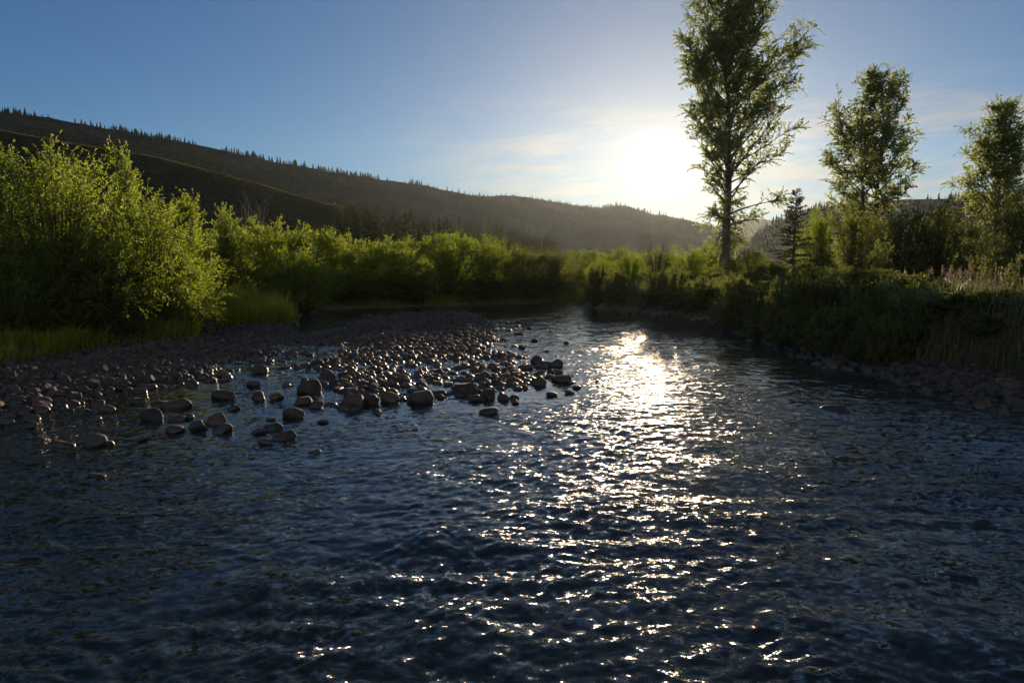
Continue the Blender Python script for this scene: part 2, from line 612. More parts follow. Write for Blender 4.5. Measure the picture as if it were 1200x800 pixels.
def waves(x, y, spacing):
    rng = np.random.default_rng(11)
    wx = x + 0.55 * (fbm(x * 0.55, y * 0.4, 3)) + 0.18 * fbm(x * 1.9 + 9, y * 1.5, 2)
    wy = y + 0.75 * (fbm(x * 0.5 + 40, y * 0.45, 3)) + 0.22 * fbm(x * 1.7 + 3, y * 1.6, 2)
    z = np.zeros_like(x)
    N = 84
    lam = np.exp(np.linspace(math.log(0.075), math.log(1.5), N))
    patch = 0.62 + 1.5 * fbm(x * 0.28 + 3, y * 0.2, 3)
    patch2 = 0.75 + 1.9 * fbm(x * 0.7 + 30, y * 0.5 + 9, 3)
    # slack water among the stones of the bar
    calm = np.clip(-np.maximum(sdist(BAR_LEFT, x, y), sdist(BAR_MID, x, y)) / 3.5, 0.25, 1)
    for i in range(N):
        th = math.pi / 2 + rng.normal(0, 0.85) + (0.3 if i % 3 == 0 else -0.1)
        k = 2 * math.pi / lam[i]
        slope = 0.027 if lam[i] < 0.4 else 0.012
        ph = rng.uniform(0, 6.28)
        s = np.sin(k * (wx * math.cos(th) + wy * math.sin(th)) + ph)
        att = sst(2.2, 4.5, lam[i] / spacing)
        z += (slope / k) * att * (s + 0.25 * s * s) * np.clip(patch if lam[i] > 0.5 else patch2, 0.2, 1.7)
    z *= calm
    for px, py, a, w in HUMPS:
        hx, hy = G(px, py)
        u, v = (x - hx) / (w * 1.6), (y - hy) / w
        q = np.exp(-(u * u + v * v))
        z += a * q * 0.7 - a * 0.8 * np.exp(-(u * u + (v + 1.0) ** 2 * 1.4)) + a * 0.35 * np.exp(-(u * u * 0.5 + (v + 2.0) ** 2)) * np.sin(6 * v)
    return z


def build_water():
    az = np.radians(np.concatenate([np.arange(-62, -44, 0.4), np.arange(-44, 44, 0.105), np.arange(44, 62.1, 0.4)]))
    ratio = 0.0038
    rr = 2.2 * np.exp(ratio * np.arange(0, int(math.log(95 / 2.2) / ratio)))
    A, Rr = np.meshgrid(az, rr)
    x, y = Rr * np.sin(A), Rr * np.cos(A)
    z = waves(x.ravel(), y.ravel(), (Rr * 0.0045).ravel()) * np.minimum(1, (Rr.ravel() - 2.2) / 1.0)
    V = np.stack([x.ravel(), y.ravel(), z], 1)
    nr, na = A.shape
    i = np.arange(nr * na).reshape(nr, na)
    a, b = i[:-1], i[1:]
    Fq = np.stack([a[:, :-1], a[:, 1:], b[:, 1:], b[:, :-1]], -1).reshape(-1, 4)
    # plain continuation behind and beside the viewpoint
    e0 = 62.0
    az2 = np.radians(np.arange(e0, 360 - e0 + 0.01, (360 - 2 * e0) / 60))
    r2 = np.array([2.2, 4, 8, 16, 30, 60, 95.0])
    A2, R2 = np.meshgrid(az2, r2)
    V2 = np.stack([(R2 * np.sin(A2)).ravel(), (R2 * np.cos(A2)).ravel(), np.zeros(A2.size)], 1)
    j = np.arange(A2.size).reshape(A2.shape) + len(V)
    F2 = np.stack([j[:-1, :-1], j[:-1, 1:], j[1:, 1:], j[1:, :-1]], -1).reshape(-1, 4)
    n0 = len(V) + len(V2)
    ring = np.radians(np.arange(0, 360, 6))
    V3 = np.concatenate([[[0, 0, 0]], np.stack([2.2 * np.sin(ring), 2.2 * np.cos(ring), 0 * ring], 1)])
    c = np.arange(60)
    F3 = np.stack([np.full(60, n0), n0 + 1 + (c + 1) % 60, n0 + 1 + c], -1)
    me = mesh_np('water', np.concatenate([V, V2, V3]), [Fq, F2, F3], M_WATER, True)
    tag(obj('water', me), 'rippled shallow river with sun glitter', 'water', kind='structure')


build_water()

# ------------------------------------------------------------------ hills
HILLS = {}


def hill(name, pts, d_ridge, d_foot, d_back, mat, label, amp=6.0, z_foot=0.0, power=1.15, jag=1.0, back_z=0.0):
    pts = np.array(pts, float)
    px = np.arange(pts[0, 0], pts[-1, 0] + 0.1, 2.0)
    py = np.interp(px, pts[:, 0], pts[:, 1])
    kern = np.ones(9) / 9
    py = np.convolve(np.pad(py, 4, mode='edge'), kern, 'valid')
    dirs = np.array([ray(a, b) for a, b in zip(px, py)])
    hor = np.hypot(dirs[:, 0], dirs[:, 1])
    zr = CAM_H + d_ridge * dirs[:, 2] / hor
    ux, uy = dirs[:, 0] / hor, dirs[:, 1] / hor
    zr = zr + jag * fbm(px * 0.05, px * 0 + 2.0, 4) * 2
    s = np.concatenate([np.linspace(0, 1, 60), 1 + np.linspace(0, 1, 14)[1:]])
    Sg, I = np.meshgrid(s, np.arange(len(px)), indexing='ij')
    d = np.where(Sg <= 1, d_foot + (d_ridge - d_foot) * Sg, d_ridge + (d_back - d_ridge) * (Sg - 1))
    x, y = ux[I] * d, uy[I] * d
    s1 = np.clip(Sg, 0, 1)
    s1 = np.where(s1 < 0.88, s1 / 0.88 * 0.94, 0.94 + 0.06 * (1 - ((1 - s1) / 0.12) ** 2))
    prof = np.where(Sg <= 1, s1 ** power, 1 - (Sg - 1) ** 1.6)
    # rounded crest
    z = z_foot + (zr[I] - z_foot) * prof + np.where(Sg > 1, back_z * (Sg - 1), 0)
    env = np.clip(Sg * (1 - Sg) * 4, 0, 1) * np.where(Sg > 1, 0, 1)
    sc = 1.0 / (d_ridge * 0.12)
    z = z + amp * env * (1.2 * fbm(x * sc, y * sc, 5) - 0.25)
    V = np.stack([x.ravel(), y.ravel(), z.ravel()], 1)
    i = np.arange(V.shape[0]).reshape(Sg.shape)
    Fq = np.stack([i[:-1, :-1], i[:-1, 1:], i[1:, 1:], i[1:, :-1]], -1).reshape(-1, 4)
    me = mesh_np(name, V, Fq, mat, True)
    tag(obj(name, me), label, 'hill', kind='structure')
    HILLS[label] = V.reshape(Sg.shape + (3,))
    return V.reshape(Sg.shape + (3,))


M_HILL_F = hill_mat('forested_hill', (0.012, 0.021, 0.019), (0.040, 0.048, 0.034), (0.012, 0.018, 0.016), 0.008)
M_HILL_N = hill_mat('sagebrush_hill', (0.016, 0.023, 0.015), (0.034, 0.039, 0.022), (0.012, 0.016, 0.011), 0.03)
far_hill = hill('hill', [(-700, 60), (-300, 95), (-100, 122), (0, 134), (40, 137), (100, 147), (200, 166), (300, 186), (400, 206), (460, 213), (500, 219), (530, 226), (560, 232),
                         (600, 229), (650, 238), (700, 244), (730, 242), (760, 250), (800, 257), (840, 266), (900, 290), (960, 320)],
                1150, 430, 1900, M_HILL_F, 'long dark forested hill sloping down towards the sun', 25, -4, 1.1, 2.0)
near_hill = hill('hill', [(-700, 70), (-300, 110), (-100, 140), (0, 153), (90, 170), (166, 181), (247, 201), (315, 219), (360, 233), (400, 243), (440, 256), (480, 268), (520, 280), (560, 295)],
                 420, 235, 620, M_HILL_N, 'nearer dark sagebrush hill with grassy lit rim', 5, -3, 1.12, 0.5)
right_hill = hill('hill', [(850, 320), (880, 285), (893, 272), (910, 262), (935, 250), (965, 243), (1000, 238), (1067, 234), (1115, 233), (1200, 233), (1500, 215), (2000, 190)],
                  900, 330, 1500, M_HILL_F, 'low forested ridge behind the right bank trees', 14, -4, 1.1, 1.0)
pale_hill = hill('hill', [(780, 300), (830, 268), (860, 259), (885, 256), (905, 258), (940, 268), (1000, 300)],
                 2500, 1700, 2800, M_HILL_F, 'faint far hill in the notch below the sun', 20, -4, 1.1, 1.0)

# ------------------------------------------------------------------ conifers on the hills
def cone_forest(name, spots, rng, label, mat):
    """many small far conifers as one mass: three jagged tiers each"""
    n = len(spots)
    spots = np.asarray(spots)
    hh = spots[:, 3]
    th = np.arange(7) * 2 * math.pi / 7
    Vs = []
    Fl = []
    per = 0
    for lo, hi, rad in ((0.05, 0.55, 0.20), (0.32, 0.8, 0.15), (0.58, 1.0, 0.095)):
        ring = np.stack([np.cos(th), np.sin(th), 0 * th], 1)[None] * (hh * rad)[:, None, None] * rng.uniform(0.6, 1.25, (n, 7, 1))
        ring = ring + spots[:, None, :3]
        ring[..., 2] += (hh * lo)[:, None] + rng.uniform(-0.06, 0.06, (n, 7)) * hh[:, None]
        tip = spots[:, None, :3] + 0
        tip[..., 2] += (hh * hi)[:, None]
        Vs.append(np.concatenate([ring, tip], 1))
        Fl.append(np.array([[per + i, per + (i + 1) % 7, per + 7] for i in range(7)]))
        per += 8
    V = np.concatenate(Vs, 1).reshape(-1, 3)
    Fq = (np.concatenate(Fl)[None] + (np.arange(n) * per)[:, None, None]).reshape(-1, 3)
    me = mesh_np(name, V, Fq, mat, False, np.repeat(rng.random(n), per))
    tag(obj(name, me), label, 'forest', kind='stuff')


def hill_spots(grid, rng, n, s_lo, s_hi, h_lo, h_hi, thr=0.0, fr=0.03, i_lo=0.0, i_hi=1.0):
    res = []
    ns, ni, _ = grid.shape
    while len(res) < n:
        u = rng.uniform(s_lo, s_hi) * 59
        v = rng.uniform(i_lo, i_hi) * (ni - 1)
        a, b = int(u), min(int(v), ni - 2)
        fu, fv = u - a, v - b
        q = grid[a, b] * (1 - fu) * (1 - fv) + grid[a + 1, b] * fu * (1 - fv) + grid[a, b + 1] * (1 - fu) * fv + grid[a + 1, b + 1] * fu * fv
        if thr and fbm(np.array([q[0] * fr]), np.array([q[1] * fr]), 3)[0] < rng.normal(thr, 0.08):
            continue
        res.append((q[0], q[1], q[2] - 0.4, h_lo + (h_hi - h_lo) * rng.random() ** 1.8))
    return res


rf = np.random.default_rng(21)
M_FAR_NEEDLE = leaf_mat('far_conifer', (0.016, 0.024, 0.013), (0.032, 0.042, 0.022), (0.02, 0.03, 0.01), 0.1, 0.3, 0.0)
cone_forest('forest', hill_spots(far_hill, rf, 950, 0.955, 1.02, 2.5, 11, 0.04, 0.012, 0.18, 0.72) + hill_spots(far_hill, rf, 260, 0.95, 1.02, 3, 6, 0.06, 0.012, 0.7, 0.95) + hill_spots(far_hill, rf, 4800, 0.25, 0.96, 4, 9, 0.05, 0.008, 0.18, 1.0),
            rf, 'dark conifers covering the long far hill', M_FAR_NEEDLE)
cone_forest('forest', hill_spots(right_hill, rf, 1500, 0.4, 1.0, 6, 12, 0.02, 0.01, 0.0, 0.6), rf, 'dark conifers on the low ridge to the right', M_FAR_NEEDLE)


def scrub_patch(name, spots, rng, label, mat):
    """low sagebrush mounds as one mass of small leaf clumps"""
    spots = np.asarray(spots)
    n = len(spots)
    k = 12
    c = np.repeat(spots[:, :3], k, 0)
    r = np.repeat(spots[:, 3], k)
    o = runit(rng, n * k) * rng.uniform(0.2, 1, (n * k, 1))
    o[:, 2] = np.abs(o[:, 2]) * 0.8
    P = c + o * r[:, None]
    V, Fq = leaves(rng, P, nrm(o + [0, 0, 0.6]), 0.5, 0.2, 0.0)
    me = mesh_np(name, V, Fq, mat, False, np.repeat(rng.random(n * k), 4))
    tag(obj(name, me), label, 'scrub', kind='stuff')


M_SAGE = leaf_mat('sagebrush_leaf', (0.035, 0.038, 0.024), (0.085, 0.085, 0.05), (0.16, 0.15, 0.06), 0.35, 0.3, 0.0)
scrub_patch('scrub', hill_spots(near_hill, rf, 9000, 0.2, 1.02, 0.25, 0.7, 0.0, 0.05, 0.45, 1.0), rf, 'sagebrush and dry grass dotted over the nearer hill', M_SAGE)

M_CREST = leaf_mat('crest_grass', (0.03, 0.032, 0.015), (0.055, 0.06, 0.028), (0.11, 0.11, 0.05), 0.5, 0.3, 0.0)
scrub_patch('grass', hill_spots(near_hill, rf, 6000, 0.93, 1.012, 0.25, 0.9, 0.02, 0.06, 0.40, 0.93), rf, 'sunlit dry grass along the crest of the nearer hill', M_CREST)


def hill_bvh(grids):
    Vs, Fs, off = [], [], 0
    for gr in grids:
        i = np.arange(gr.shape[0] * gr.shape[1]).reshape(gr.shape[:2]) + off
        Fs.append(np.stack([i[:-1, :-1], i[:-1, 1:], i[1:, 1:], i[1:, :-1]], -1).reshape(-1, 4))
        Vs.append(gr.reshape(-1, 3))
        off += gr.shape[0] * gr.shape[1]
    return BVHTree.FromPolygons(np.concatenate(Vs).tolist(), np.concatenate(Fs).tolist())


BVH = hill_bvh([near_hill, far_hill])


def land_z(x, y):
    z = float(H(x, y)[0])
    hit = BVH.ray_cast(Vector((x, y, 900)), Vector((0, 0, -1)))
    return max(z, hit[0].z) if hit[0] else z


# ------------------------------------------------------------------ plants
def shrub_parts(seed, Hh, W, n_shoot, n_twig, n_leaf, ll, lw, stiff=0.5, lobes=0.28):
    rng = np.random.default_rng(seed)
    az = rng.uniform(0, 2 * math.pi, n_shoot)
    u = rng.uniform(0, 1, n_shoot) ** 0.62
    lob = 1 + lobes * np.sin(az * 3 + rng.uniform(0, 6)) * 0.5 + lobes * np.sin(az * 5 + rng.uniform(0, 6)) * 0.5
    rad = W / 2 * u * lob
    hgt = Hh * (1 - 0.5 * u ** 2.2) * rng.uniform(0.74, 0.97, n_shoot) * (1 + 0.35 * (lob - 1))
    skirt = (u > 0.62) & (rng.random(n_shoot) < 0.6)
    hgt = np.where(skirt, Hh * rng.uniform(0.10, 0.5, n_shoot), hgt)
    out = np.stack([np.cos(az), np.sin(az), 0 * az], 1)
    base = out * (0.10 * W * u * rng.uniform(0.4, 1.4, n_shoot))[:, None]
    base[:, 2] = -0.15
    tip = out * rad[:, None]
    tip[:, 2] = hgt
    ctl = base + out * (rad * (0.25 + 0.2 * (1 - stiff)))[:, None]
    ctl[:, 2] = hgt * (0.55 + 0.25 * (1 - stiff)) + 0.25
    tt = np.linspace(0, 1, 9)
    P = np.stack([bez(base, ctl, tip, np.full(n_shoot, t)) for t in tt], 1)
    Rr = (0.0055 * Hh * rng.uniform(0.7, 1.3, n_shoot))[:, None] * (1 - 0.85 * tt)[None]
    stemV = tubes(P, Rr, 5)
    t = 1 - 0.85 * rng.uniform(0, 1, (n_shoot, n_twig)) ** 1.15
    t[:, 0] = 0.99
    a, c, b = (np.repeat(q[:, None], n_twig, 1) for q in (base, ctl, tip))
    q0 = bez(a, c, b, t).reshape(-1, 3)
    dr = bezd(a, c, b, t)
    od = nrm(q0 - np.array([0, 0, Hh * 0.35])).reshape(dr.shape)
    d = nrm(dr * 0.55 + 0.8 * runit(rng, dr.shape[0] * n_twig).reshape(dr.shape) + 0.35 * od + np.array([0, 0, 0.25]))
    L = Hh * rng.uniform(0.06, 0.18, d.shape[:2])
    d, L = d.reshape(-1, 3), L.reshape(-1)
    (LV, LF), s = twig_leaves(rng, q0, d, L, n_leaf, ll, lw)
    ntw = len(q0)
    tw_tone = np.repeat(np.clip(rng.normal(0.45, 0.2, ntw), 0, 1), n_leaf)
    tone = np.clip(tw_tone + rng.normal(0, 0.18, len(tw_tone)), 0, 1)
    TV = twig_tubes(q0, d, L, 0.001 * Hh)
    return join([stemV, TV]), (LV, LF), np.repeat(tone, 4)


SHRUB = {}


def shrub_kind(key, mat, *a, **kw):
    (sv, sf), (lv, lf), tone = shrub_parts(*a, **kw)
    SHRUB[key] = (mesh_np('stems', sv, sf, M_BARK, True), mesh_np('foliage', lv, lf, mat, False, tone), a[1], a[2])


for i in range(3):
    shrub_kind('near%d' % i, M_WILLOW, 100 + i, 5.0, 5.2, 130, 26, 15, 0.09, 0.03)
for i in range(4):
    shrub_kind('mid%d' % i, M_WILLOW, 200 + i, 4.6, 5.4, 100, 22, 13, 0.12, 0.044)
for i in range(3):
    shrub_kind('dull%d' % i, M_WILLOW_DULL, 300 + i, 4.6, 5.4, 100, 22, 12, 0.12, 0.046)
for i in range(3):
    shrub_kind('low%d' % i, M_WILLOW_DULL, 500 + i, 1.9, 2.6, 110, 13, 10, 0.10, 0.034)
for i in range(2):
    shrub_kind('upright%d' % i, M_WILLOW, 400 + i, 6.0, 2.4, 60, 20, 14, 0.13, 0.045, stiff=0.9)


def shrub(key, px, depth, top, width, label, cat='shrub', name='willow_shrub', group=None, rz=None, dz=0.0):
    st, fo, h0, w0 = SHRUB[key]
    x, y = XY(px, depth)
    z = land_z(x, y) + dz
    v = ray(px, top)
    zt = CAM_H + depth * v[2] / v[1]
    h = max(zt - z, 0.4)
    w = width * depth / F_PX
    rz = R0.uniform(0, 6.28) if rz is None else rz
    e = empty(name, (x, y, z), rz, (w / w0, w / w0, h / h0 * 0.98))
    tag(e, label, cat, group)
    obj('stems', st, e)
    obj('foliage', fo, e)
    return e


LB = 'willows of the left bank'
shrub('near0', 68, 22.0, 166, 205, 'tallest broad sunlit willow shrub at the left, above the cobble beach', group=LB)
shrub('near1', -30, 21.0, 176, 190, 'bright willow shrub cut by the left edge of the view', group=LB)
shrub('near2', 172, 24.0, 226, 165, 'rounded bright willow shrub beside the grassy tongue on the left bank', group=LB)
shrub('near1', 118, 22.0, 268, 130, 'lower bright willow shrub in front of the tallest left willow', group=LB)
shrub('near2', 20, 20.5, 270, 140, 'low leafy willow shrub at the left edge over the grass', group=LB)
shrub('near0', 208, 25.0, 290, 90, 'small willow shrub at the right foot of the near left willows', group=LB)
shrub('upright0', 150, 29.0, 166, 44, 'slender upright young tree rising behind the near left willows', 'tree', 'young_aspen')
shrub('upright1', 222, 34.0, 222, 48, 'slim pale tree just right of the near left willows', 'tree', 'young_aspen')
shrub('upright0', 266, 38.0, 238, 40, 'narrow leafy sapling left of the bare grey stems', 'tree', 'young_aspen')
shrub('mid0', 318, 40.0, 256, 120, 'large rounded willow shrub with bright top right of the bare grey stems', group=LB)
shrub('mid1', 262, 39.0, 272, 90, 'dark willow shrub in shade below the narrow sapling', group=LB)
shrub('mid2', 280, 44.0, 262, 90, 'willow shrub behind the bare grey stems', group=LB)
shrub('mid3', 388, 43.0, 268, 90, 'bright topped willow shrub at the left end of the far bank row', group=LB)
FB = 'willows along the far bank'
EDGE_PX = np.array([q for q in LEFT_EDGE if q[0] >= 352])


def edge_depth(px, back):
    return G(px, float(np.interp(px, EDGE_PX[:, 0], EDGE_PX[:, 1])))[1] + back


for px, dp, tp, wd, ky, lb in [
        (350, 42.0, 292, 80, 'mid1', 'low dark willow shrub over the small back pool'),
        (425, 46.5, 280, 85, 'mid2', 'willow shrub of the far bank below the strip of meadow'),
        (468, 49.0, 277, 80, 'mid0', 'willow shrub of the far bank directly behind the upper gravel bar'),
        (524, 50.0, 272, 100, 'mid3', 'widest and tallest willow shrub in the far bank row'),
        (572, 51.0, 279, 80, 'mid1', 'willow shrub of the far bank just right of the tallest one'),
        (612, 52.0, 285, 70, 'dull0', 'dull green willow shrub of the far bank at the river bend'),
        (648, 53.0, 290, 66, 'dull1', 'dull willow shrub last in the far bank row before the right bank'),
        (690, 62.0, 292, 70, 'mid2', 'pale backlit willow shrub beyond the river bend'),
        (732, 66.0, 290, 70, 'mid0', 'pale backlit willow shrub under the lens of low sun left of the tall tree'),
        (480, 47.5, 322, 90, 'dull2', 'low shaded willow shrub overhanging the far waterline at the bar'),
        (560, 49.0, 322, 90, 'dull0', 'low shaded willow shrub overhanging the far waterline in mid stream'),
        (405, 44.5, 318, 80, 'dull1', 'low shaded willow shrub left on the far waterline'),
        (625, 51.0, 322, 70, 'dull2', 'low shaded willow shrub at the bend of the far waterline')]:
    shrub(ky, px, dp if px > 660 else edge_depth(px, 1.1 if tp > 315 else 2.8), tp, wd * 1.3, lb, group=FB)
RB = 'shrubs of the right bank'
for px, dp, tp, wd, ky, lb in [
        (705, 47.0, 304, 50, 'mid3', 'small sunlit willow shrub at the tip of the right bank'),
        (738, 46.0, 296, 56, 'mid1', 'greenish willow shrub on the right bank left of the dark bare shrub'),
        (812, 48.0, 292, 60, 'mid0', 'glowing willow shrub just left of the tall cottonwood trunk'),
        (778, 60.0, 290, 90, 'mid1', 'pale backlit willow shrub behind the dark leafless shrub'),
        (835, 62.0, 286, 80, 'mid3', 'pale backlit willow shrub behind the trunk of the tall cottonwood'),
        (882, 38.0, 290, 52, 'mid2', 'bright willow shrub just right of the tall cottonwood trunk'),
        (905, 33.0, 306, 60, 'low1', 'leafy willow shrub below the small conifer'),
        (958, 46.0, 245, 60, 'mid1', 'yellowish willow shrub between the small conifer and the second cottonwood'),
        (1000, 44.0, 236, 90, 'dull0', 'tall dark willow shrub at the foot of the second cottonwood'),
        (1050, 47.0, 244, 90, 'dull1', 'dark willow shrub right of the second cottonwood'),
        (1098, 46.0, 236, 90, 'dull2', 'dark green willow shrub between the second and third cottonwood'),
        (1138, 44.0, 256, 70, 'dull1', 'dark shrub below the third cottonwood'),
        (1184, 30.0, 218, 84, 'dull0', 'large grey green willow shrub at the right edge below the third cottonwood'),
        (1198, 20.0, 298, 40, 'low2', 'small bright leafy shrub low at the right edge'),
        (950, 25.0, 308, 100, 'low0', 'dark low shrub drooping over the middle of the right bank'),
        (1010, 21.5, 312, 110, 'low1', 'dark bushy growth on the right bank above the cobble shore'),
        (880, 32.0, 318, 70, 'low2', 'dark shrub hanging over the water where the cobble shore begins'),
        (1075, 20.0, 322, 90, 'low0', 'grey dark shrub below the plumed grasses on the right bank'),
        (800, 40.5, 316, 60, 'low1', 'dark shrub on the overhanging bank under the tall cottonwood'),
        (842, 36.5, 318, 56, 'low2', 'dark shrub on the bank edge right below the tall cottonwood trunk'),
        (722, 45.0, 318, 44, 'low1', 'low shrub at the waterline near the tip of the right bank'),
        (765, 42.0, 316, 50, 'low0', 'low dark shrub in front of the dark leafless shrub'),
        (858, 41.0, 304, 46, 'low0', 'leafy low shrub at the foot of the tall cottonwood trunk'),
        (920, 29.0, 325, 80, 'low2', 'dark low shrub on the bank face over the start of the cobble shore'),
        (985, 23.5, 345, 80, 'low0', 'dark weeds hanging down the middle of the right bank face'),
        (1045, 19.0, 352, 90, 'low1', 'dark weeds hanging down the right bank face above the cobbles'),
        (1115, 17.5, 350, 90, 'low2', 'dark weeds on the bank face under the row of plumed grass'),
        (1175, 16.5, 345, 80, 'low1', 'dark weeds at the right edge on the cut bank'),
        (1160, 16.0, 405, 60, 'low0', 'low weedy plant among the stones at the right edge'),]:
    shrub(ky, px, dp, tp, wd, lb, group=RB)


EDGE_R = np.array(RIGHT_EDGE)
rb = np.random.default_rng(333)
for row, (back, t0, t1, w0_, n_) in enumerate(((0.9, 338, 372, 60, 8), (1.7, 312, 330, 64, 13))):
    for i in range(n_):
        px = (845 if row == 0 else 692) + (i + rb.uniform(0.1, 0.9)) * (225 if row == 0 else 380) / n_
        ye = float(np.interp(px, EDGE_R[:, 0], EDGE_R[:, 1]))
        dp = G(px, ye)[1] + back + (0.9 if px > 950 else 0.0)
        tp = np.interp(px, [845 if row == 0 else 690, 1080], [t0, t1]) + rb.uniform(-7, 7)
        shrub(['low0', 'low1', 'low2', 'low0', 'low1'][int(rb.integers(0, 5))], px, dp, tp, w0_ * rb.uniform(0.7, 1.15) * (16 / dp) ** 0.35,
              ['dark shrub overhanging the waterline at the foot of the right bank', 'dark green shrub crowding the brow of the right bank'][row],
              group=['overhanging shrubs at the foot of the right bank', 'shrubs on the brow of the right bank'][row])


def bare_shrub(px, depth, top, width, label, seed, n=26, mat=M_DEAD):
    rng = np.random.default_rng(seed)
    x, y = XY(px, depth)
    z = land_z(x, y)
    v = ray(px, top)
    h = CAM_H + depth * v[2] / v[1] - z
    w = width * depth / F_PX
    az = rng.uniform(0, 6.28, n)
    u = rng.random(n) ** 0.7
    out = np.stack([np.cos(az), np.sin(az), 0 * az], 1)
    base = out * 0.1 * u[:, None]
    tip = out * (w / 2 * u)[:, None]
    tip[:, 2] = h * rng.uniform(0.6, 1.0, n)
    ctl = out * (w / 3.2 * u)[:, None]
    ctl[:, 2] = h * 0.5
    tt = np.linspace(0, 1, 7)
    P = np.stack([bez(base, ctl, tip, np.full(n, t)) for t in tt], 1)
    st = tubes(P, (0.028 * rng.uniform(0.6, 1.2, n))[:, None] * (1 - 0.8 * tt)[None], 4)
    nt = 9
    t = rng.uniform(0.35, 1, (n, nt))
    a, c, b = (np.repeat(q[:, None], nt, 1) for q in (base, ctl, tip))
    q0 = bez(a, c, b, t).reshape(-1, 3)
    d = nrm(bezd(a, c, b, t).reshape(-1, 3) + 0.6 * runit(rng, n * nt))
    tw = twig_tubes(q0, d, rng.uniform(0.06, 0.2, n * nt) * h, 0.009, 0.0)
    e = empty('bare_shrub', (x, y, z))
    tag(e, label, 'shrub')
    sv, sf = join([st])
    obj('stems', mesh_np('stems', sv, sf, mat, True), e)
    tv, tf = join([tw])
    obj('twigs', mesh_np('twigs', tv, tf, mat, True), e)


bare_shrub(293, 46.0, 230, 42, 'leafless grey shrub standing behind the left willows', 5)
bare_shrub(768, 42.0, 272, 46, 'dark leafless shrub on the right bank in the sun glare', 6, 18, M_BARK)


